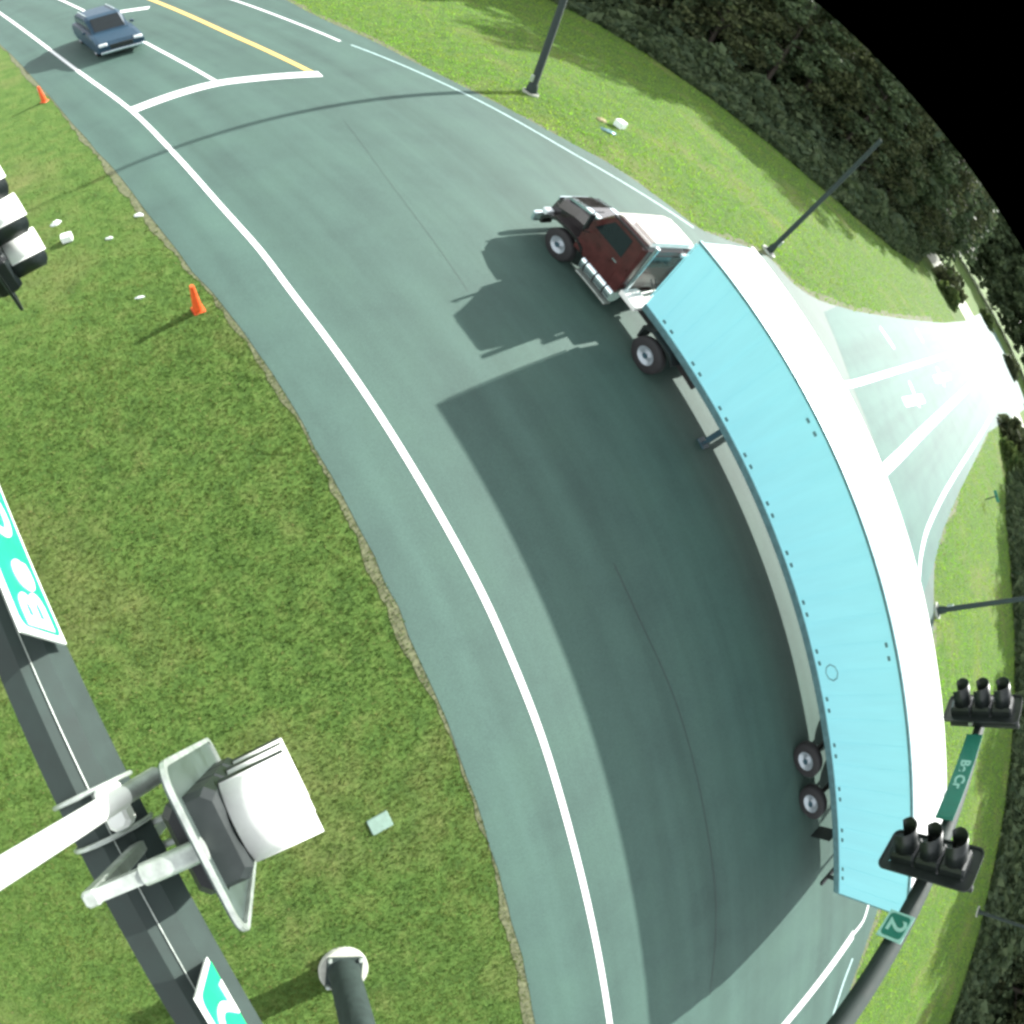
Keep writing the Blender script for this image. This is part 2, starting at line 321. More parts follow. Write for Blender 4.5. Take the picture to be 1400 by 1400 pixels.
# ------------------------------------------------------------------ grass blades
from bisect import bisect
def inpoly(px, py, poly):
    x = np.array([p[0] for p in poly]); y = np.array([p[1] for p in poly]); c = np.zeros(len(px), bool); j = len(x) - 1
    for i in range(len(x)):
        k = ((y[i] > py) != (y[j] > py)) & (px < (x[j] - x[i]) * (py - y[i]) / (y[j] - y[i] + 1e-12) + x[i]); c ^= k; j = i
    return c
def blades(name, px, py, w0, h0, mat, lab):
    n = len(px); a = rng.uniform(0, 2 * np.pi, n); s = rng.uniform(.6, 1.5, n); ww = w0 * s / 2; hh = h0 * s * rng.uniform(.6, 1.2, n)
    la = rng.uniform(0, 2 * np.pi, n); ll = hh * rng.uniform(.1, 1.0, n)
    V = np.zeros((n, 3, 3), np.float32)
    V[:, 0] = np.c_[px - np.cos(a) * ww, py - np.sin(a) * ww, np.full(n, .004)]; V[:, 1] = np.c_[px + np.cos(a) * ww, py + np.sin(a) * ww, np.full(n, .004)]
    V[:, 2] = np.c_[px + np.cos(la) * ll, py + np.sin(la) * ll, hh]
    me = bpy.data.meshes.new(name); me.vertices.add(n * 3); me.vertices.foreach_set('co', V.ravel()); me.loops.add(n * 3); me.loops.foreach_set('vertex_index', np.arange(n * 3, dtype=np.int32))
    me.polygons.add(n); me.polygons.foreach_set('loop_start', np.arange(0, n * 3, 3, dtype=np.int32)); me.update(calc_edges=True); me.materials.append(mat)
    o = bpy.data.objects.new(name, me); COL.objects.link(o); tag(o, lab, 'grass', kind='stuff'); return o
RP = [(p.x, p.y) for p in road_poly]
def scatter(n, x0, x1, y0, y1, keep):
    px = rng.uniform(x0, x1, n); py = rng.uniform(y0, y1, n); k = keep(px, py) & ~inpoly(px, py, RP); return px[k], py[k]
px, py = scatter(2400000, -34, 14, -28, 40, lambda x, y: (rng.uniform(0, 1, len(x)) < np.minimum(1, 64.0 / (x * x + y * y + .1)) * np.clip((40 - np.hypot(x, y)) / 14, 0, 1)))
blades('grass', px, py, .022, .048, M['blades'], 'short patchy green grass of the near island beside the road')
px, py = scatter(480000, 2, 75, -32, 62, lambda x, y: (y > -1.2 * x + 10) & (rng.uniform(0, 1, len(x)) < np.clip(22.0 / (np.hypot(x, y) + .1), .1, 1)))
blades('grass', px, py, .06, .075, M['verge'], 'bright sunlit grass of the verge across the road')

# ------------------------------------------------------------------ semi trailer (local x = across the road, y = forwards)
tr = empty('semi_trailer', NR * 12.75 + DR * -11.2, PHI - math.pi / 2)
tag(tr, 'long box semi trailer with pale blue wall and white sunlit roof', 'trailer')
TL, TW, Z0, Z1 = 16.15, 2.85, 1.32, 4.05
MB().box(0, TW, 0, TL, Z0 + .08, Z1 - .03).build('wall', M['side'], tr)
m_ = MB()
for k in range(27):      # plate seams and vertical posts
    y = .3 + k * .61
    m_.box(-.006, .002, y, y + .035, Z0 + .16, Z1 - .1)
m_.build('wall_post', M['side'], tr)
rf = MB().prism([(.06, Z1 - .029), (TW / 2, Z1 + .03), (TW - .06, Z1 - .029)], .04, TL - .04, 'y').build('roof', M['roofw'], tr)
m_ = MB()
for k in range(26): m_.prism([(.08, Z1 - .027), (TW / 2, Z1 + .034), (TW - .08, Z1 - .027)], .6 + k * .61, .6 + k * .61 + .03, 'y')
m_.build('roof_bow', M['roofw'], rf)
for x0, x1 in ((-.03, .09), (TW - .09, TW + .03)): MB().box(x0, x1, -.02, TL + .02, Z1 - .05, Z1 + .035, .012).build('top_rail', M['rail'] if x0 < 1 else M['roofw'], tr)
for x0, x1 in ((-.035, .05), (TW - .05, TW + .035)): MB().box(x0, x1, -.01, TL + .01, Z0 - .12, Z0 + .10, .012).build('bottom_rail', M['rail'], tr)
mk = None
for k in range(13):
    for j in (0, .3):
        for z in ((Z0 + .2, Z1 - .3) if k % 4 == 1 else (Z0 + .2,)):
            y = .55 + k * 1.22 + j
            if mk is None: mk = MB().box(-.014, .0, -.05, .05, 0, .075).build('side_marker', M['rail'], tr)
            else: mk = mk.copy(); COL.objects.link(mk)
            mk.location = (0, y, z)
P0 = Vector((-.008, 6.4, 1.9)); m_ = MB()
for k in range(8):
    a, b = k * math.pi / 4, (k + 1) * math.pi / 4; c, d = Vector((0, math.cos(a), math.sin(a))) * .2, Vector((0, math.cos(b), math.sin(b))) * .2
    m_.tube([P0 + c, P0 + d], .012, 4)
m_.build('round_placard', M['rail'], tr)
MB().box(.1, TW - .1, .1, TL - .1, Z0 - .16, Z0 + .05).build('floor', M['frame'], tr)
m_ = MB()
for x in (.75, 2.0): m_.box(x - .07, x + .07, .2, 4.6, .82, 1.14)
for y in (.6, 1.6, 3.3, 4.4): m_.box(.75, 2.0, y, y + .12, .86, 1.0)
m_.build('slider_frame', M['frame'], tr)
m_ = MB()
for x in (.04, TW - .06): m_.box(x - .03, x + .05, -.05, .02, Z0, Z1)
m_.box(.1, TW - .1, -.04, -.005, Z0 + .1, Z1 - .08); dr_ = m_.build('rear_door', M['rail'], tr)
m_ = MB()
for x in (.55, 1.1, TW - 1.1, TW - .55): m_.tube([(x, -.07, Z0 + .1), (x, -.07, Z1 - .1)], .018, 8)
m_.build('lock_rod', M['galv'], dr_)
m_ = MB(); m_.box(.15, TW - .15, -.08, .02, .5, .6)
for x in (.55, TW - .55): m_.box(x - .05, x + .05, -.06, .02, .58, Z0)
m_.build('rear_guard', M['black'], tr)
for x in (.22, TW - .22): MB().box(x - .09, x + .09, -.055, -.02, Z0 - .06, Z0 + .06).build('tail_lamp', M['red'], tr)
for x in (.28, TW - .28): MB().box(x - .28, x + .28, 1.62, 1.64, .28, 1.05).build('mud_flap', M['black'], tr)
for x in (.5, TW - .5):
    m_ = MB().box(x - .07, x + .07, 12.55, 12.7, .28, 1.2).box(x - .16, x + .16, 12.48, 12.78, .05, .1); m_.tube([(x, 12.62, .1), (x, 12.62, .4)], .045, 8)
    m_.build('landing_leg', M['hubdark'], tr)
def wheel(parent, x, y, side, r=.49, wd=.28, rimr=.27, name='wheel'):
    e = empty(name, (x, y, r)); e.parent = parent; s_ = side
    m_ = MB(); seg = 28; prof = [(-wd / 2, rimr), (-wd / 2, r * .93), (-wd / 2 + .035, r), (wd / 2 - .035, r), (wd / 2, r * .93), (wd / 2, rimr)]
    vs = [(px_, pr * math.cos(2 * math.pi * k / seg), pr * math.sin(2 * math.pi * k / seg)) for k in range(seg) for px_, pr in prof]
    L = len(prof); m_.add(vs, [(k * L + j, k * L + j + 1, ((k + 1) % seg) * L + j + 1, ((k + 1) % seg) * L + j) for k in range(seg) for j in range(L - 1)], True)
    m_.build('tyre', M['tyre'], e)
    m_ = MB(); prof = [(wd / 2 * s_, rimr), (wd / 2 * s_ - .01 * s_, rimr * .93), (wd / 2 * s_ - .10 * s_, rimr * .62), (wd / 2 * s_ - .10 * s_, rimr * .4), (wd / 2 * s_ - .0 * s_, rimr * .34), (wd / 2 * s_ + .02 * s_, .0005)]
    L = len(prof); vs = [(px_, pr * math.cos(2 * math.pi * k / seg), pr * math.sin(2 * math.pi * k / seg)) for k in range(seg) for px_, pr in prof]
    m_.add(vs, [(k * L + j, k * L + j + 1, ((k + 1) % seg) * L + j + 1, ((k + 1) % seg) * L + j) for k in range(seg) for j in range(L - 1)], True)
    rm = m_.build('rim', M['rim'], e)
    m_ = MB()
    m_.tube([(wd / 2 * s_ - .05 * s_, 0, 0), (wd / 2 * s_ + .035 * s_, 0, 0)], .085, 10)
    m_.build('hub', M['hubdark'], e); return e
for y in (2.77, 4.04):
    wheel(tr, .0, y, -1); wheel(tr, TW, y, 1)
    MB().tube([(.1, y, .51), (TW - .1, y, .51)], .07, 8).build('axle', M['frame'], tr)

# ------------------------------------------------------------------ tractor unit
tk = empty('truck_tractor', NR * 12.45 + DR * 3.0, PHI - math.pi / 2)
tag(tk, 'dark red truck tractor with cream roof and long hood pulling the pale blue trailer', 'truck')
TC = 2.45
m_ = MB()
for x in (.78, 1.67): m_.box(x - .06, x + .06, -.3, 5.55, .72, .98)
for y in (-.2, 1.6, 3.2, 5.3): m_.box(.78, 1.67, y, y + .14, .74, .94)
m_.build('chassis', M['frame'], tk)
# cab, y 2.7 .. 4.35
cabp = [(2.68, .92), (2.68, 2.70), (2.80, 2.83), (3.72, 2.83), (3.90, 2.74), (4.38, 1.95), (4.40, .92)]
body = MB()
ins = lambda p, s: p
n_ = len(cabp)
def loft(prof_list, xs, cap=True, smooth=False):
    m = MB(); n = len(prof_list[0]); vs = []
    for pr, x in zip(prof_list, xs): vs += [(x, p[0], p[1]) for p in pr]
    fs = [(i * n + j, i * n + (j + 1) % n, (i + 1) * n + (j + 1) % n, (i + 1) * n + j) for i in range(len(xs) - 1) for j in range(n)]
    if cap: fs += [tuple(range(n - 1, -1, -1)), tuple((len(xs) - 1) * n + j for j in range(n))]
    m.add(vs, fs, smooth); return m
def taper(pr, zt, k): return [(p[0] + ((3.5 - p[0]) * k * .1 if p[1] > 2 else 0), p[1] - (k * .05 if p[1] > 2.5 else 0)) for p in pr]
cb = loft([taper(cabp, 2, 1.2), cabp, cabp, taper(cabp, 2, 1.2)], [.05, .14, TC - .14, TC - .05]).build('cab', M['red'], tk)
MB().prism([(2.72, 2.836), (2.78, 2.90), (3.70, 2.90), (3.92, 2.79), (3.72, 2.836)], .17, TC - .17).build('roof', M['cabroof'], cb)
MB().box(.30, TC - .30, 2.74, 3.5, 2.90, 2.99, .04).build('roof_fairing', M['cabroof'], cb)
MB().box(.02, .16, 2.7, 3.86, 2.72, 2.80, .02).build('drip_rail', M['frame'], cb)
# windscreen, side and rear windows, 4 mm proud
ws = MB(); y0_, z0_, y1_, z1_ = 4.39, 1.98, 3.93, 2.70
ws.add([(.22, y0_ + .004, z0_), (TC - .22, y0_ + .004, z0_), (TC - .3, y1_ + .004, z1_), (.3, y1_ + .004, z1_)], [(0, 1, 2, 3)]); ws.build('windscreen', M['glass'], cb)
for xx, s_ in ((.043, -1), (TC - .043, 1)):
    m_ = MB(); P_ = [(3.1, 1.92), (3.1, 2.60), (3.75, 2.60), (4.15, 1.98)]
    m_.add([(xx, p[0], p[1]) for p in P_] + [(xx + .01 * -s_, p[0], p[1]) for p in P_], [(0, 1, 2, 3), (7, 6, 5, 4)] + [(j, (j + 1) % 4, 4 + (j + 1) % 4, 4 + j) for j in range(4)]); m_.build('side_window', M['glass'], cb)
    d_ = MB().box(min(xx, xx + .012 * -s_), max(xx, xx + .012 * -s_), 3.02, 4.2, 1.0, 1.86).build('door', M['red'], cb)
    MB().box(xx - .012, xx + .012, 3.12, 3.28, 1.66, 1.70).build('handle', M['chrome'], d_)
    m_ = MB(); xo = xx + .28 * s_
    m_.tube([(xx, 4.15, 2.55), (xo, 4.2, 2.5), (xo, 4.2, 1.75), (xx, 4.2, 1.7)], .018, 6); m_.box(xo - .09, xo + .09, 4.16, 4.22, 1.85, 2.42, .015); m_.build('mirror', M['black'], cb)
MB().box(.6, TC - .6, 2.660, 2.676, 2.05, 2.5).build('rear_window', M['glass'], cb)
MB().box(TC - .75, TC - .35, 2.60, 2.678, 2.56, 2.66, .01).build('work_lamp', M['lamp'], cb)
# hood
def hp(w_, zt): return [(4.40, .95), (4.40, zt), (5.0, zt - .05), (5.62, zt - .22), (5.80, zt - .42), (5.82, .80)]
hd = loft([hp(0, 1.50), hp(0, 1.80), hp(0, 1.93), hp(0, 1.93), hp(0, 1.80), hp(0, 1.50)], [.42, .52, .82, TC - .82, TC - .52, TC - .42], smooth=False).build('hood', M['darkhood'], tk)
for x0, x1 in ((.60, .80), (TC - .80, TC - .60)):
    MB().prism([(4.5, 1.87), (4.5, 1.93), (5.0, 1.88), (5.55, 1.74), (5.55, 1.68)], x0, x1).build('hood_highlight', M['chrome'], hd)  # chrome strips stand for sun highlights on the hood slopes
MB().box(.6, TC - .6, 5.815, 5.86, .9, 1.5, .01).build('grille', M['chrome'], hd)
m_ = MB()
for k in range(9): m_.box(.64, TC - .64, 5.86, 5.868, .94 + k * .06, .97 + k * .06)
m_.build('grille_bar', M['frame'], hd)
MB().box(.02, TC - .02, 5.86, 6.02, .42, .78, .04).build('bumper', M['chrome'], tk)
for sx in (0, 1):
    X = lambda v: v if sx == 0 else TC - v
    a_, b_ = sorted((X(.02), X(.44)))
    fr = [(4.05, .95), (4.12, 1.12), (4.40, 1.22), (4.85, 1.24), (5.25, 1.20), (5.55, 1.05), (5.72, .80), (5.68, .62), (5.60, .62), (5.62, .8), (5.45, 1.0), (5.2, 1.12), (4.85, 1.16), (4.45, 1.14), (4.2, 1.04), (4.12, .92)]
    MB().prism(fr, a_, b_).build('fender', M['darkhood'], tk)
    a_, b_ = sorted((X(.12), X(.42))); MB().box(a_, b_, 5.62, 5.84, .88, 1.08, .03).build('headlight', M['lamp'], tk)
    wheel(tk, X(.15), 4.80, -1 if sx == 0 else 1, .51, .28)
    wheel(tk, X(.14), .93, -1 if sx == 0 else 1, .51, .30);
    tkk = MB().tube([(X(.30), 2.72, .72), (X(.30), 3.95, .72)], .30, 20).build('fuel_tank', M['chrome'], tk)
    m_ = MB()
    for y in (2.95, 3.35, 3.75): m_.tube([(X(.30), y, .72), (X(.30), y + .05, .72)], .307, 20)
    m_.build('tank_strap', M['frame'], tkk)
    a_, b_ = sorted((X(.02), X(.3))); MB().box(a_, b_, 2.7, 3.95, .34, .39, .01).build('step', M['galv'], tk)
    a_, b_ = sorted((X(.1), X(.6))); MB().prism([(1.5, .6), (1.55, 1.02), (1.25, 1.16), (.55, 1.16), (.3, 1.02), (.32, .95), (.58, 1.1), (1.22, 1.1), (1.47, .98), (1.45, .6)], a_, b_).build('mudguard', M['black'], tk)
MB().box(.10, .85, 2.0, 2.62, .98, 1.16, .03).build('sunlit_deck', M['deck'], tk)  # white box added to show the sunlit patch of deck
MB().box(.95, TC - .2, 1.75, 2.62, .985, 1.0).build('deck_plate', M['galv'], tk)
MB().box(.65, 1.8, -.1, 1.5, .99, 1.12, .05).build('fifth_wheel', M['frame'], tk)
for xx in (.25, TC - .25): MB().tube([(xx, 2.58, .9), (xx, 2.58, 2.95)], .06, 12).build('exhaust_stack', M['chrome'], tk)
m_ = MB()
for k in range(2): 
    pts = [Vector((1.1 + k * .2, 2.6, 1.6)).lerp(Vector((1.2 + k * .2, 1.2, 1.5)), t / 8) - Vector((0, 0, .35 * math.sin(math.pi * t / 8))) for t in range(9)]; m_.tube(pts, .018, 6)
m_.build('air_line', M['frame'], tk)

# ------------------------------------------------------------------ car at the stop line
cdir = Vector((.36, -.933, 0)); cpos = Vector((-5.65, 29.9, 0))
car = empty('parked_car', cpos, math.atan2(cdir.y, cdir.x) - math.pi / 2); car.name = 'waiting_car'
tag(car, 'steel blue estate car waiting behind the white stop bar', 'car')
def carprof(x):   # lower body side profile, y forwards
    return [(-2.3, .42), (-2.34, .85), (-2.2, 1.0), (-1.2, 1.03), (.75, 1.0), (1.5, .93), (2.15, .80), (2.32, .62), (2.30, .34), (1.9, .26), (-1.9, .26)]
def sc(pr, ky, dz): return [(p[0] * ky, p[1] - (dz if p[1] > .7 else 0)) for p in pr]
bd = loft([sc(carprof(0), .95, .12), sc(carprof(0), .985, .03), carprof(0), carprof(0), sc(carprof(0), .985, .03), sc(carprof(0), .95, .12)], [-.93, -.90, -.75, .75, .90, .93], smooth=False).build('body', M['blue'], car)
gh = [(-2.12, 1.0), (-1.85, 1.52), (-1.5, 1.62), (.05, 1.64), (.35, 1.57), (1.05, .99)]
loft([[(p[0] * .97, p[1] - (.06 if p[1] > 1.4 else 0)) for p in gh], gh, gh, [(p[0] * .97, p[1] - (.06 if p[1] > 1.4 else 0)) for p in gh]], [-.66 - .08, -.60, .60, .74]).build('cabin', M['blue'], bd)
m_ = MB(); m_.add([(-.62, 1.0, 1.045), (.62, 1.0, 1.045), (.56, .40, 1.57), (-.56, .40, 1.57)], [(0, 1, 2, 3)]); m_.build('windscreen', M['glass'], bd)
m_ = MB(); m_.add([(-.62, -2.13, 1.05), (-.56, -1.9, 1.5), (.56, -1.9, 1.5), (.62, -2.13, 1.05)], [(0, 1, 2, 3)]); m_.build('rear_window', M['glass'], bd)
for s_ in (-1, 1):
    for ya, yb in ((-1.78, -.95), (-.88, -.1), (-.03, .62)):
        m_ = MB(); x_ = .748 * s_; tp = .35 if yb > .5 else 0
        m_.add([(x_, ya, 1.07), (x_, yb, 1.07), (x_ * .985, yb - tp, 1.48), (x_ * .985, ya + (.1 if ya < -1.5 else 0), 1.48)], [(0, 1, 2, 3) if s_ > 0 else (3, 2, 1, 0)]); m_.build('side_window', M['glass'], bd)
    MB().box(*sorted((.92 * s_, 1.06 * s_)), .55, .72, 1.0, 1.12, .02).build('mirror', M['blue'], bd)
    MB().box(*sorted((.52 * s_, .86 * s_)), 2.16, 2.30, .62, .76, .03).build('headlight', M['lamp'], bd)
    MB().tube([(.60 * s_, -1.5, 1.66), (.60 * s_, 0, 1.68)], .022, 6).build('roof_rail', M['chrome'], bd)
    for y in (-1.42, 1.42): wheel(car, .80 * s_, y, s_, .34, .22, .22)
MB().box(-.45, .45, 2.27, 2.335, .45, .66, .015).build('grille', M['black'], bd)
MB().box(-.86, .86, 2.24, 2.37, .28, .40, .03).build('bumper', M['chrome'], bd)
m_ = MB().box(-.87, .87, -2.34, -2.28, .3, .5, .01).build('rear_bumper', M['blue'], bd)

car.scale = (1.1, 1.12, 1.18)

# ------------------------------------------------------------------ trees
def tree_proto(seed, h, r, leaf, nclump, per, size, zb=.06):
    rg = np.random.default_rng(seed); rd = random.Random(seed)
    root = empty('tree'); t = MB(); lean = Vector((rd.uniform(-.3, .3), rd.uniform(-.3, .3), 0))
    pts = [Vector((0, 0, -.1)) + lean * k / 6 + Vector((0, 0, h * .92 * k / 6)) for k in range(7)]
    t.tube(pts, [.26 - .035 * k for k in range(7)], 8)
    trunk = t.build('trunk', M['bark'], root)
    lm_ = MB(); tips = []
    for k in range(13):
        z = h * (.15 + .75 * k / 13); a = k * 2.4 + rd.uniform(-.4, .4); L = r * (.95 - .5 * abs(k / 13 - .35)) * rd.uniform(.7, 1.1)
        p0 = lean * (z / h) + Vector((0, 0, z)); p1 = p0 + Vector((math.cos(a) * L * .6, math.sin(a) * L * .6, L * .25)); p2 = p1 + Vector((math.cos(a) * L * .4, math.sin(a) * L * .4, L * .3))
        lm_.tube([p0, p1, p2], [.09, .05, .02], 5); tips += [p1, p2]
    lm_.build('limb', M['bark'], root)
    C = []
    for k in range(nclump):
        if k < len(tips): c = tips[k]
        else:
            u = rd.random() ** .75; z = zb + (1 - zb) * u; rr = r * (math.sin(math.pi * min(1, max(.0, (.12 + .88 * (1 - u)))) * .78) ** .8) * rd.uniform(.35, 1.05); a = rd.uniform(0, 6.283)
            c = Vector((math.cos(a) * rr, math.sin(a) * rr, z * h))
        C.append(c)
    C = np.array([list(c) for c in C]); rad = rg.uniform(.45, 1.15, len(C)) * r * .28
    n = len(C) * per; idx = np.repeat(np.arange(len(C)), per)
    d = rg.normal(size=(n, 3)); d /= np.linalg.norm(d, axis=1)[:, None]; P = C[idx] + d * (rad[idx] * rg.uniform(.35, 1.0, n) ** .5)[:, None] * np.array([1, 1, .8])
    P[:, 2] = np.maximum(P[:, 2], .15)
    a1 = rg.normal(size=(n, 3)); a1 /= np.linalg.norm(a1, axis=1)[:, None]; a2 = np.cross(a1, rg.normal(size=(n, 3))); a2 /= np.linalg.norm(a2, axis=1)[:, None]
    s_ = (size * rg.uniform(.6, 1.4, n))[:, None]
    V = np.stack([P - a1 * s_, P + a2 * s_ * .7, P + a1 * s_, P - a2 * s_ * .7], 1).reshape(-1, 3).astype(np.float32)
    me = bpy.data.meshes.new('crown'); me.vertices.add(n * 4); me.vertices.foreach_set('co', V.ravel()); me.loops.add(n * 4); me.loops.foreach_set('vertex_index', np.arange(n * 4, dtype=np.int32))
    me.polygons.add(n); me.polygons.foreach_set('loop_start', np.arange(0, n * 4, 4, dtype=np.int32)); me.update(calc_edges=True); me.materials.append(leaf)
    o = bpy.data.objects.new('crown', me); COL.objects.link(o); o.parent = root
    return root
protos = [tree_proto(11, 17, 4.6, M['leafA'], 100, 85, .19), tree_proto(12, 15.5, 5.2, M['leafB'], 105, 80, .20), tree_proto(13, 18.5, 4.2, M['leafA'], 100, 85, .19), tree_proto(14, 16.5, 4.9, M['leafB'], 100, 85, .20)]
front = [(24.0, 72.0), (28.5, 70.0), (33.5, 67.0), (38.0, 63.5), (42.0, 60.5), (46.5, 58.0), (50.0, 55.5), (54.5, 54.0), (58.5, 52.0), (63.0, 51.0), (67.5, 51.5), (72.5, 53.0), (78, 56), (84, 59), (91, 63),
         (86, 27), (80, 24), (75, 20.5), (71.5, 16), (69.5, 11.5), (68.0, 7.0), (67.5, 2.0), (66.5, -3), (66.0, -8.0), (65.5, -13), (65, -18), (64.5, -23), (64, -28), (63.5, -33), (63, -39), (19.5, 75), (14.5, 78), (9, 81)]
rd = random.Random(4)
front = [((x - 6, y - 3.8) if y > 40 else (x - 5, y - 3.5)) for x, y in front]
def FX(x, y): return (0, 0)
GA = 'trees at the front of the dark wood beyond the verge'
LAB = ['tall dark green tree in the front row of the wood beyond the verge', 'broad olive green tree in the shaded front row of the wood beyond the verge', 'tallest narrow dark tree in the shaded front row of the wood beyond the verge', 'mid sized olive tree in the front row of the wood beyond the verge']
def plant(k, x, y, s_, rz, first={}):
    if k not in first: first[k] = o = protos[k]
    else: o = copy_tree(protos[k])
    o.location = (x, y, 0); o.rotation_euler = (0, 0, rz); o.scale = (s_, s_, s_ * rd.uniform(.92, 1.08)); return o
for i, (x, y) in enumerate(front):
    k = i % 4; o = plant(k, x + FX(x, y)[0] + rd.uniform(-1, 1), y + FX(x, y)[1] + rd.uniform(-1, 1), rd.uniform(.92, 1.1), rd.uniform(0, 6.28)); tag(o, LAB[k], 'tree', GA)
# the wood behind the front row reads as one mass
def wood(pts, name, lab):
    V = []; F = 0; chunks = []
    for i, (x, y, s_) in enumerate(pts):
        me = protos[i % 4].children[[c.name.split('.')[0] for c in protos[i % 4].children].index('crown')].data
        nv = len(me.vertices); co = np.empty(nv * 3, np.float32); me.vertices.foreach_get('co', co); co = co.reshape(-1, 4, 3)[::3]
        c_ = co.mean(1, keepdims=True); co = (c_ + (co - c_) * 2.1).reshape(-1, 3)
        a = rd.uniform(0, 6.28); ca, sa = math.cos(a) * s_, math.sin(a) * s_
        chunks.append(np.c_[co[:, 0] * ca - co[:, 1] * sa + x, co[:, 0] * sa + co[:, 1] * ca + y, co[:, 2] * s_])
    V = np.concatenate(chunks).astype(np.float32); n = len(V) // 4
    me = bpy.data.meshes.new(name); me.vertices.add(n * 4); me.vertices.foreach_set('co', V.ravel()); me.loops.add(n * 4); me.loops.foreach_set('vertex_index', np.arange(n * 4, dtype=np.int32))
    me.polygons.add(n); me.polygons.foreach_set('loop_start', np.arange(0, n * 4, 4, dtype=np.int32)); me.update(calc_edges=True); me.materials.append(M['leafA'])
    o = bpy.data.objects.new(name, me); COL.objects.link(o); tag(o, lab, 'woodland', kind='stuff')
pts = []
for i in range(len(front) - 1):
    (x0, y0), (x1, y1) = front[i], front[i + 1]
    if math.hypot(x1 - x0, y1 - y0) > 14: continue
    for row in (1, 2, 3, 4, 5, 6, 7):
        t = rd.random(); x = x0 + (x1 - x0) * t; y = y0 + (y1 - y0) * t; u = Vector((x - 4, y - 8, 0)).normalized() if y > 40 else Vector((1, .25, 0)).normalized()
        pts.append((x + u.x * row * 6 + rd.uniform(-1.5, 1.5), y + u.y * row * 6 + rd.uniform(-1.5, 1.5), rd.uniform(.95, 1.2)))
for k in range(14): pts += [(88 + k * 2.5, 22 - k * 3.5, 1.1), (94 + k * 3, 70 + k * 2, 1.15)]
for k in range(26):
    a = R(12 + 1.35 * k); d_ = 205 + rd.uniform(-6, 10); pts.append((math.cos(a) * d_, math.sin(a) * d_, 1.5)); pts.append((math.cos(a + .01) * (d_ + 12), math.sin(a + .01) * (d_ + 12), 1.75))
wood(pts, 'woodland', 'dense dark wood filling the horizon behind the front row of trees')

# shaded undergrowth along the edge of the wood
def undergrowth(lines, depth, n):
    A = []; 
    for L_ in lines:
        for i in range(len(L_) - 1): A.append((L_[i], L_[i + 1]))
    ln = np.array([math.hypot(b[0] - a[0], b[1] - a[1]) for a, b in A]); idx = rng.choice(len(A), n, p=ln / ln.sum()); t = rng.uniform(0, 1, n); d = rng.uniform(0, 1, n) ** 1.6
    a0 = np.array([a for a, b in A], float)[idx]; b0 = np.array([b for a, b in A], float)[idx]; P = a0 + (b0 - a0) * t[:, None]; P = P + P / np.linalg.norm(P, axis=1)[:, None] * (d * depth)[:, None]
    wob = 1 + .35 * np.sin(P[:, 0] * 1.1) + .35 * np.sin(P[:, 1] * .8 + 1) ; hz = (.35 + 2.2 * np.minimum(1, d * 3)) * wob * rng.uniform(0, 1, n) ** .6 + .05
    C = np.c_[P, hz]; a1 = rng.normal(size=(n, 3)) * .15; a2 = np.cross(a1, rng.normal(size=(n, 3))) * .8
    V = np.stack([C - a1, C + a2, C + a1, C - a2], 1).reshape(-1, 3).astype(np.float32)
    me = bpy.data.meshes.new('undergrowth'); me.vertices.add(n * 4); me.vertices.foreach_set('co', V.ravel()); me.loops.add(n * 4); me.loops.foreach_set('vertex_index', np.arange(n * 4, dtype=np.int32))
    me.polygons.add(n); me.polygons.foreach_set('loop_start', np.arange(0, n * 4, 4, dtype=np.int32)); me.update(calc_edges=True); me.materials.append(M['leafA'])
    o = bpy.data.objects.new('undergrowth', me); COL.objects.link(o); tag(o, 'dark low undergrowth along the shaded edge of the wood', 'undergrowth', kind='stuff')
undergrowth([[(2, 74), (9, 69), (15, 63), (21, 57), (26.9, 49.5), (31, 43.5), (35.5, 40), (41, 38), (48, 38), (57, 40), (68, 44.5)], [(66, 20), (58, 14.5), (53.5, 8), (51.5, 3), (49.5, -4), (48.5, -10), (48.8, -16), (49.5, -22), (50, -34)]], 15, 110000)

# roadside bushes at the far end of the side street
def bush(seed, r, h, leaf):
    rg = np.random.default_rng(seed); n = 1500; root = empty('bush')
    d = rg.normal(size=(n, 3)); d /= np.linalg.norm(d, axis=1)[:, None]; d[:, 2] = abs(d[:, 2]); P = d * rg.uniform(.5, 1, n)[:, None] * np.array([r, r, h]) * (1 + .25 * np.sin(d[:, :1] * 7 + d[:, 1:2] * 5))
    a1 = rg.normal(size=(n, 3)) * .16; a2 = np.cross(a1, rg.normal(size=(n, 3))) * .9
    V = np.stack([P - a1, P + a2, P + a1, P - a2], 1).reshape(-1, 3); m = MB(); m.add(V.tolist(), [(4 * i, 4 * i + 1, 4 * i + 2, 4 * i + 3) for i in range(n)]); m.build('foliage', leaf, root)
    s_ = MB(); s_.tube([(0, 0, -.05), (.05, .02, h * .5)], [.07, .03], 6); s_.build('stem', M['bark'], root); return root
bp_ = [bush(21, 1.6, 1.8, M['leafC']), bush(22, 2.2, 2.3, M['leafB'])]
for i, (x, y) in enumerate([(79, 45.5), (84, 49), (90, 53), (97, 57.5), (70, 22.5), (77, 26.5), (84, 29), (92, 31), (132, 68), (137, 60), (140, 52), (141, 44)]):
    k = i % 2; o = bp_[k] if i < 2 else copy_tree(bp_[k]); o.location = (x, y, 0); o.rotation_euler = (0, 0, i * 1.3); o.scale = (1 + .1 * (i % 3),) * 3
    tag(o, ('pale sunlit bush' if k == 0 else 'large olive bush') + ' beside the far end of the side street', 'bush', 'bushes at the far end of the side street')

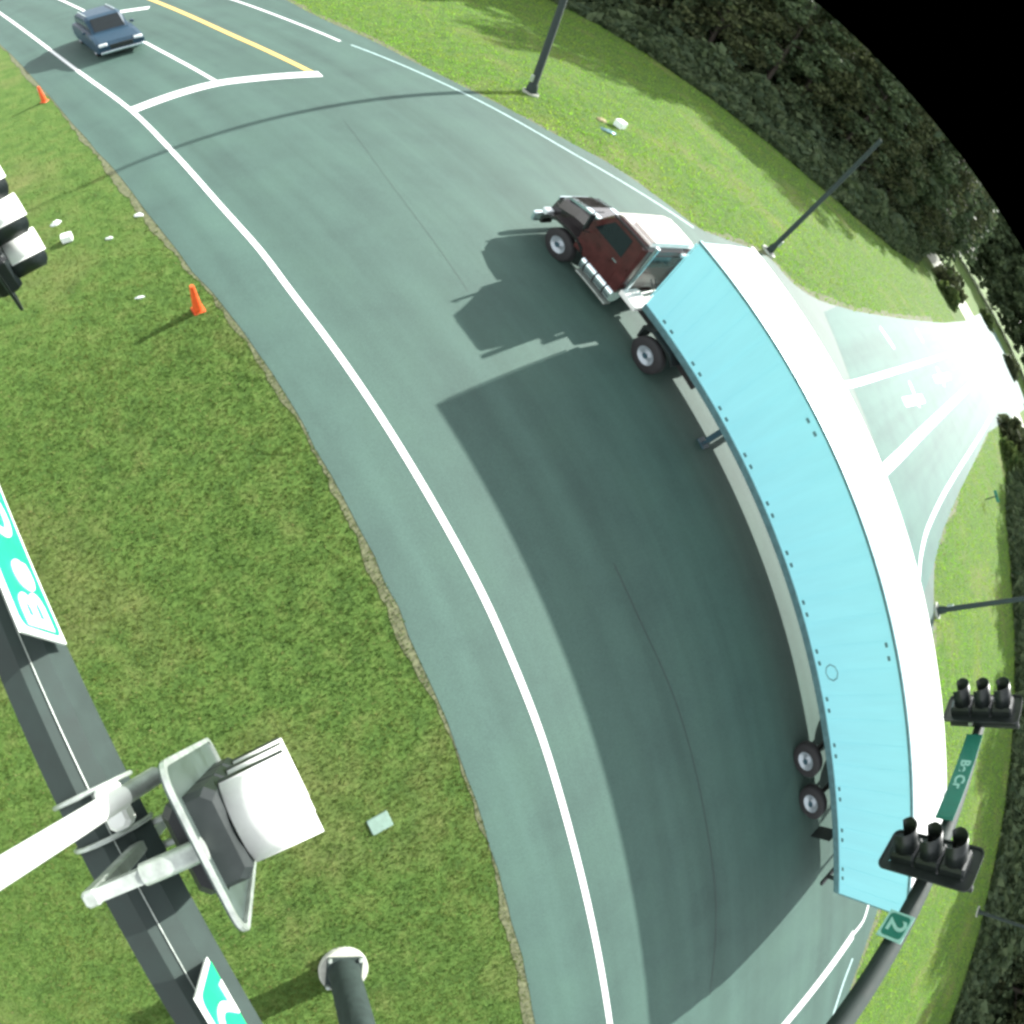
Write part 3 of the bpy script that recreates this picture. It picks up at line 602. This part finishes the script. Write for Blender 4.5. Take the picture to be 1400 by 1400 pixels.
# ------------------------------------------------------------------ street lamps and posts
def lamp_post(name, loc, h, r0, r1, az, lab, arm=2.2):
    root = empty(name, loc, az); tag(root, lab, 'street lamp' if arm else 'pole', 'poles standing in the verge')
    MB().tube([(0, 0, -.1), (0, 0, .12)], .36, 18).build('foundation', M['concrete'], root)
    MB().box(-.24, .24, -.24, .24, .12, .16, .01).build('base_plate', M['steel'], root)
    MB().tube([(0, 0, .15), (0, 0, .2), (0, 0, .55), (0, 0, .6), (0, 0, h)], [r0 * 1.5, r0 * 1.5, r0 * 1.3, r0, r1], 14).build('shaft', M['steel'], root)
    MB().box(r0 * .9, r0 * 1.45, -.09, .09, .7, 1.1, .02).build('hand_hole_cover', M['galv'], root)
    if arm:
        MB().tube([(0, 0, h - .25), (arm * .5, 0, h + .15), (arm, 0, h + .25)], [.06, .05, .04], 8).build('bracket_arm', M['steel'], root)
        MB().box(arm - .1, arm + .6, -.17, .17, h + .17, h + .33, .05).build('lamp_head', M['steel'], root)
    return root
lamp_post('street_lamp', W(725, 128), 11.5, .17, .09, R(200), 'thick dark street lamp whose long shadow crosses the road by the stop bar')
lamp_post('utility_pole', W(1050, 345), 9.0, .11, .08, R(300), 'dark bare pole at the corner of the side street beyond the trailer front', 0)
lamp_post('street_lamp', W(1280, 835), 8.6, .12, .07, R(120), 'slender post on the right verge behind the white trailer roof', 1.4)
lamp_post('utility_pole', W(1336, 1246), 8.0, .11, .08, 0, 'thin pale post at the lower right in front of the shaded wood', 0)
sg = empty('marker_sign', W(1347, 683), R(20)); tag(sg, 'small low post with a crossbar on the right verge by the side street', 'sign')
MB().tube([(0, 0, -.05), (0, 0, 1.3)], .04, 8).build('post', M['steel'], sg); MB().box(-.03, -.01, -.4, .4, 1.0, 1.3, .008).build('panel', M['signdark'], sg)

# ------------------------------------------------------------------ signal pole with two mast arms
PP = W(467, 1324)
PP = Vector((1.56, -5.2, 0)); sp = empty('signal_pole', PP); tag(sp, 'dark signal pole on a round concrete base, carrying both mast arms', 'signal pole')
fd = MB().tube([(0, 0, -.2), (0, 0, .10), (0, 0, .13)], [.50, .50, .48], 30).build('foundation', M['concrete'], sp)
bpz = MB().box(-.36, .36, -.36, .36, .17, .22, .02).build('base_plate', M['steel'], sp)
for a in range(4):
    m_ = MB(); c = Vector((math.cos(R(45 + 90 * a)) * .43, math.sin(R(45 + 90 * a)) * .43, 0)); m_.tube([c + Vector((0, 0, .1)), c + Vector((0, 0, .30))], .035, 8); m_.tube([c + Vector((0, 0, .22)), c + Vector((0, 0, .27))], .05, 6, smooth=False); m_.build('anchor_bolt', M['galv'], bpz)
MB().tube([(0, 0, .2), (0, 0, .32), (0, 0, 8.3), (0, 0, 8.36)], [.34, .31, .24, .14], 20).build('shaft', M['steel'], sp)
A1 = Vector((-.726, -.566, 7.45)) - Vector((PP.x, PP.y, 7.45)); u1 = Vector((A1.x, A1.y, 0)).normalized(); n1 = Vector((-u1.y, u1.x, 0)); n1 = n1 if n1.x > 0 else -n1
def on1(s_, off, z): return Vector((PP.x, PP.y, 0)) + u1 * s_ + n1 * off + Vector((0, 0, z))
L1 = 10.4
MB().tube([u1 * t + Vector((0, 0, 7.45)) for t in (0, 2.5, 5, 7.5, L1)], [.225, .21, .195, .175, .15], 8, True, False).build('mast_arm', M['steel'], sp)
m_ = MB(); q = Vector((0, 0, .2)); 
m_.tube([u1 * .3 + n1 * .06 + Vector((0, 0, 7.45 + .212)), u1 * L1 + n1 * .05 + Vector((0, 0, 7.45 + .143))], .0035, 4); m_.build('weld_seam', M['galv'], sp)
u2 = Vector((math.cos(R(33)), math.sin(R(33)), 0)); n2 = Vector((-u2.y, u2.x, 0)); L2 = 9.25
def z2(s_): return 7.72 - .035 * s_
def on2(s_, off, z): return Vector((PP.x, PP.y, 0)) + u2 * s_ + n2 * off + Vector((0, 0, z))
MB().tube([u2 * t + Vector((0, 0, z2(t))) for t in (0, 3, 6, L2)], [.17, .15, .125, .09], 18).build('mast_arm', M['steel'], sp)
for u_, z in ((u1, 7.45), (u2, 7.72)):
    q = u_ * .24 + Vector((0, 0, z)); MB().box(-.04, .04, -.24, .24, -.24, .24, .02, Matrix.Translation(q) @ Matrix.Rotation(math.atan2(u_.y, u_.x), 4, 'Z')).build('flange', M['steel'], sp)

def signal(loc, rz, lab, vis, grp='traffic signals on the mast arms', backplate=True, bk=.30):
    """local +y = facing direction, x along the arm, z up; origin at the arm behind the signal"""
    e = empty('traffic_signal', loc, rz); tag(e, lab, 'traffic signal', grp)
    z0 = -.53; hs_ = MB()
    for k in range(3): hs_.box(-.17, .17, .0, .20, z0 + k * .355, z0 + k * .355 + .35, .03)
    h_ = hs_.build('housing', M['black'], e)
    if backplate:
        m_ = MB(); o_, i_ = .30, .172; zt, zb_ = z0 + 1.20, z0 - .13
        def rr(hx, z_0, z_1, rad):
            out = []
            for cx_, cz_, a0 in ((hx - rad, z_1 - rad, 0), (-hx + rad, z_1 - rad, 90), (-hx + rad, z_0 + rad, 180), (hx - rad, z_0 + rad, 270)):
                for k in range(6): a = R(a0 + 18 * k); out.append((cx_ + rad * math.cos(a), cz_ + rad * math.sin(a)))
            return out
        def ringplate(A, B, y0_, y1_):
            m = MB(); n = len(A); vs = [(p[0], y, p[1]) for y in (y0_, y1_) for L_ in (A, B) for p in L_]
            fs = []
            for j in range(n):
                k = (j + 1) % n; fs += [(j, k, n + k, n + j), (2 * n + j, 3 * n + j, 3 * n + k, 2 * n + k), (j, 2 * n + j, 2 * n + k, k), (n + j, n + k, 3 * n + k, 3 * n + j)]
            m.add(vs, fs); return m
        b_ = ringplate(rr(o_, zb_, zt, .10), rr(i_, z0 - .002, z0 + 1.062, .01), .09, .096).build('backplate', M['greyplate'] if vis is M['visor_sunlit'] else M['black'], e)
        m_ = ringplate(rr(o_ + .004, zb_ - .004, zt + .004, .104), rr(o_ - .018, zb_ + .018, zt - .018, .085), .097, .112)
        m_.build('border', M['galv'] if vis is M['visor_sunlit'] and 'straight' in lab else M['black'], b_)  # pale border on the overhead signal paints its sunlit plate edge
    for k in range(3):
        zc = z0 + .175 + k * .355
        if vis is not M['black']:     # white crown: sunlight on the black visor top, painted as colour
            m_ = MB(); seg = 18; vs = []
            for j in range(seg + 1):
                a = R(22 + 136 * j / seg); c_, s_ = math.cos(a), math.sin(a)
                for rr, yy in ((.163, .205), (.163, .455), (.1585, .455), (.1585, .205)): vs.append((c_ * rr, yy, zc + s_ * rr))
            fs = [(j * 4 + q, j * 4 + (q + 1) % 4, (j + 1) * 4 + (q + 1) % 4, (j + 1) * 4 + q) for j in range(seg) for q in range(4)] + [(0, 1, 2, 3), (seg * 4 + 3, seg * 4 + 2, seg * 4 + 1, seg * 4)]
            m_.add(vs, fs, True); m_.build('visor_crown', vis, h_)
        m_ = MB(); seg = 22; vs = []
        for j in range(seg + 1):
            a = R(-40 + 260 * j / seg); c_, s_ = math.cos(a), math.sin(a); L = .245 - .05 * max(0, -s_)
            for rr, yy in ((.158, .20), (.158, .20 + L), (.150, .20 + L), (.150, .20)): vs.append((c_ * rr, yy, zc + s_ * rr))
        fs = [(j * 4 + q, j * 4 + (q + 1) % 4, (j + 1) * 4 + (q + 1) % 4, (j + 1) * 4 + q) for j in range(seg) for q in range(4)] + [(0, 1, 2, 3), (seg * 4 + 3, seg * 4 + 2, seg * 4 + 1, seg * 4)]
        m_.add(vs, fs, True); v_ = m_.build('visor', M['black'], h_)
        MB().tube([(0, .19, zc), (0, .215, zc), (0, .225, zc)], [.148, .13, .01], 20).build('lens', M['lens'], v_)
    m_ = MB(); m_.box(-.03, .03, -bk - .04, -bk + .02, -.62, .62, .01); m_.box(-.025, .025, -bk, .0, -.60, -.55); m_.box(-.025, .025, -bk, .0, .55, .60); m_.tube([(0, -.12, .575), (0, .1, .575)], .04, 10)
    m_.build('bracket', M['galv'] if bk > .2 else M['black'], e)
    m_ = MB(); m_.box(-.075, -.045, -bk, -.02, -.27, -.2, .008); m_.box(.045, .075, -bk, -.02, -.27, -.2, .008); m_.build('clamp', M['galv'], e)
    return e
rz1 = math.atan2(n1.y, n1.x) - math.pi / 2; rz2 = math.atan2(n2.y, n2.x) - math.pi / 2
c_ = Vector((-.21, -.45, 0)) - Vector((PP.x, PP.y, 0)); s1 = c_.dot(u1)
signal(on1(s1, .43, 7.62), rz1, 'traffic signal seen from straight above with a glaring white visor', M['visor_sunlit'])
c_ = Vector((-1.66, 3.10, 0)) - Vector((PP.x, PP.y, 0)); s1b = c_.dot(u1)
signal(on1(s1b, .57, 7.66), rz1, 'traffic signal cut by the left edge, its sunlit white visor tops beside the litter', M['visor_sunlit'])
s2 = (Vector((6.78, -1.5, 0)) - Vector((PP.x, PP.y, 0))).dot(u2)
signal(on2(s2, .27, z2(s2) + .1), rz2, 'black traffic signal nearer the pole, hanging over the rear of the trailer', M['black'], bk=.14)
s3 = L2 - .1
signal(on2(s3, .23, z2(s3) + .12), rz2, 'black traffic signal at the tip of the far mast arm, over the grass', M['black'], bk=.12)

# ------------------------------------------------------------------ signs
def text_part(body, size, mat, parent, x, y, z, ext=.004, extrude_dir=1):
    cu = bpy.data.curves.new('lettering', 'FONT'); cu.body = body; cu.size = size; cu.extrude = ext; cu.align_x = 'CENTER'; cu.align_y = 'CENTER'; cu.offset = .006
    to = bpy.data.objects.new('lettering_curve', cu); COL.objects.link(to); dg = bpy.context.evaluated_depsgraph_get(); dg.update()
    me = bpy.data.meshes.new_from_object(to.evaluated_get(dg)); bpy.data.objects.remove(to); bpy.data.curves.remove(cu)
    me.materials.clear(); me.materials.append(mat)
    # text lies in xy facing +z: stand it up facing +y, read from +y side
    me.transform(Matrix(((-1, 0, 0, 0), (0, 0, 1, 0), (0, 1, 0, 0), (0, 0, 0, 1))))
    o = bpy.data.objects.new('lettering', me); COL.objects.link(o); o.parent = parent; o.location = (x, y, z); return o
def sign(name, loc, rz, w_, h_, body, size, face, edge, letter, lab, cat, grp=None, tx=0):
    e = empty(name, loc, rz); tag(e, lab, cat, grp)
    MB().box(-w_ / 2, w_ / 2, -.006, .006, -h_ / 2, h_ / 2).build('panel', edge, e)
    p_ = []; r = .05
    for cx_, cz_, a0 in ((w_ / 2 - .03 - r, h_ / 2 - .03 - r, 0), (-w_ / 2 + .03 + r, h_ / 2 - .03 - r, 90), (-w_ / 2 + .03 + r, -h_ / 2 + .03 + r, 180), (w_ / 2 - .03 - r, -h_ / 2 + .03 + r, 270)):
        for k in range(5): a = R(a0 + 22.5 * k); p_.append((cx_ + r * math.cos(a), cz_ + r * math.sin(a)))
    MB().prism(p_, .005, .0095, 'y').build('face', face, e)
    if body: text_part(body, size, letter, e, tx, .012, 0)
    m_ = MB()
    m_.box(-w_ * .3 - .02, -w_ * .3 + .02, -.07, -.006, -.06, .06, .005); m_.build('hanger', M['galv'], e)
    MB().box(w_ * .3 - .02, w_ * .3 + .02, -.07, -.006, -.06, .06, .005).build('hanger', M['galv'], e)
    return e
c_ = Vector((-.97, .24, 0)) - Vector((PP.x, PP.y, 0)); ss = c_.dot(u1); WS = 1.75
sign('street_name_sign', on1(ss + WS / 2, .215, 7.78), rz1, WS, .46, 'Be Cr', .36, M['signgreen'], M['signwhite'], M['signwhite'], 'bright green street name sign with white border at the left edge', 'street sign', tx=.42)
c_ = Vector((-.25, -1.25, 0)) - Vector((PP.x, PP.y, 0)); ss = c_.dot(u1)
sign('route_sign', on1(ss - .13, .15, 7.70), rz1, .46, .46, '2', .44, M['signgreen'], M['signwhite'], M['signwhite'], 'bright green route sign numbered 2, white bordered, cut by the bottom edge', 'route sign')
sr = (Vector((6.30, -2.21, 0)) - Vector((PP.x, PP.y, 0))).dot(u2)
sign('route_sign', on2(sr, .18, z2(sr)), rz2, .35, .35, '2', .34, M['signdark'], M['signpale'], M['signpale'], 'dull green route sign numbered 2 on the far arm beside the trailer rear', 'route sign')
sr = (Vector((8.30, -.88, 0)) - Vector((PP.x, PP.y, 0))).dot(u2)
sign('street_name_sign', on2(sr, .18, z2(sr)), rz2, 1.6, .28, 'Be Cr', .22, M['signdark'], M['signdark'], M['signpale'], 'dark green street name sign between the two signals of the far arm', 'street sign')

# ------------------------------------------------------------------ white pipe clamped over the near arm
pa = W(212, 1061, 7.74); pb = W(0, 1193, 8.58); pdn = (pb - pa).normalized(); pc = pb + (pb - pa) * .6
pe = empty('support_pipe', (pa + (pb - pa) * .25)); o0 = pe.location.copy()
tag(pe, 'thick white pipe clamped across the near mast arm, leaving at the left edge', 'pipe')
MB().tube([pa + (pb - pa) * .28 - o0, pc - o0], .041, 18).build('pipe', M['pipe'], pe)
MB().tube([pa - o0, pa + (pb - pa) * .285 - o0], .038, 16).build('threaded_end', M['galv'], pe)
cl = u1 * 0 + Vector((0, 0, 0)); pm = pa + (pb - pa) * .33
for off in (-.13, .09):
    sc_ = (Vector((-.66, -.42, 0)) - Vector((PP.x, PP.y, 0))).dot(u1) + off
    m_ = MB(); ce = on1(sc_, 0, 7.45); pts = [ce + n1 * (.196 * math.cos(R(a))) + Vector((0, 0, .196 * math.sin(R(a)))) - o0 for a in range(-20, 201, 20)]
    m_.tube(pts, .013, 6); m_.build('clamp_band', M['galv'], pe)
MB().box(-.10, .10, -.05, .05, -.03, .10, .02, Matrix.Translation(on1(sc_ - .1, .14, 7.62) - o0) @ Matrix.Rotation(math.atan2(u1.y, u1.x), 4, 'Z')).build('saddle', M['pipe'], pe)

# ------------------------------------------------------------------ cones
def cone():
    e = empty('traffic_cone'); MB().box(-.14, .14, -.14, .14, 0, .035, .012).build('base', M['orange'], e)
    MB().tube([(0, 0, .034), (0, 0, .1), (0, 0, .86), (0, 0, .90)], [.115, .11, .055, .045], 20).build('cone_body', M['orange'], e); return e
c1 = cone(); c1.location = W(271, 424); c1.rotation_euler = (R(4), R(-3), .4); c1.scale = (1, 1, 1.05); tag(c1, 'orange traffic cone on the island grass nearer the litter, shadow beside it', 'traffic cone', 'traffic cones along the island')
c2 = copy_tree(c1); c2.location = W(61, 139); c2.rotation_euler = (0, 0, 1.1); c2.scale = (1, 1, .95); tag(c2, 'small distant orange traffic cone by the road edge below the waiting car', 'traffic cone')

# ------------------------------------------------------------------ litter
def crumple(name, loc, sx, sy, sz, seed, mat, lab, cat='litter', grp='white scraps of litter on the grass'):
    r = random.Random(seed); m_ = MB(); n_ = 9; vs = [(0, 0, 0)]; 
    for ring_, (rr, zz) in enumerate(((1, .1), (.8, .75), (.35, 1))):
        for k in range(n_):
            a = 2 * math.pi * k / n_; q = r.uniform(.6, 1.15); vs.append((math.cos(a) * rr * q * sx, math.sin(a) * rr * q * sy, zz * sz * r.uniform(.6, 1.2)))
    vs.append((0, 0, sz * .8)); fs = [(0, 1 + (k + 1) % n_, 1 + k) for k in range(n_)]
    for g in range(2): fs += [(1 + g * n_ + k, 1 + g * n_ + (k + 1) % n_, 1 + (g + 1) * n_ + (k + 1) % n_, 1 + (g + 1) * n_ + k) for k in range(n_)]
    fs += [(1 + 2 * n_ + k, 1 + 2 * n_ + (k + 1) % n_, 1 + 3 * n_) for k in range(n_)]
    m_.add(vs, fs); o = m_.build(name, mat); o.location = loc; tag(o, lab, cat, grp); return o
crumple('paper_scrap', W(77, 306), .19, .13, .10, 1, M['paper'], 'notched white paper scrap uppermost of the pair near the left edge')
bx = MB().box(-.15, .15, -.12, .12, .01, .24, .02).build('white_box', M['paper']); bx.location = W(93, 329); bx.rotation_euler = (0, 0, .15); tag(bx, 'small white carton with a shaded side, on the grass near the left edge', 'box')
crumple('paper_scrap', W(150, 326), .12, .06, .06, 3, M['paper'], 'small pale scrap between the white carton and the road')
crumple('paper_scrap', W(190, 295), .15, .09, .08, 4, M['paper'], 'white scrap lying close to the asphalt edge')
crumple('paper_scrap', W(192, 407), .13, .05, .05, 5, M['paper'], 'thin cream scrap alone on the grass left of the orange cone')
bx = MB().box(-.28, .28, -.2, .2, .01, .42, .03).build('white_crate', M['paper']); bx.location = W(846, 174); bx.rotation_euler = (0, 0, .6); tag(bx, 'white crate lying in the far verge beyond the truck', 'crate')
crumple('cardboard_scrap', W(822, 165), .3, .2, .16, 6, M['tan'], 'tan crumpled cardboard beside the white crate in the far verge', 'litter', 'scraps in the far verge')
crumple('dark_bag', W(833, 181), .5, .3, .12, 8, M['rail'], 'dark flattened bag just below the white crate in the far verge', 'bag', 'scraps in the far verge')
vb = MB().box(-.22, .22, -.16, .16, -.02, .05, .02).build('valve_cover', M['lidgrey']); vb.location = W(519, 1125); vb.rotation_euler = (0, 0, .5); tag(vb, 'grey green utility cover set in the island grass', 'utility cover')
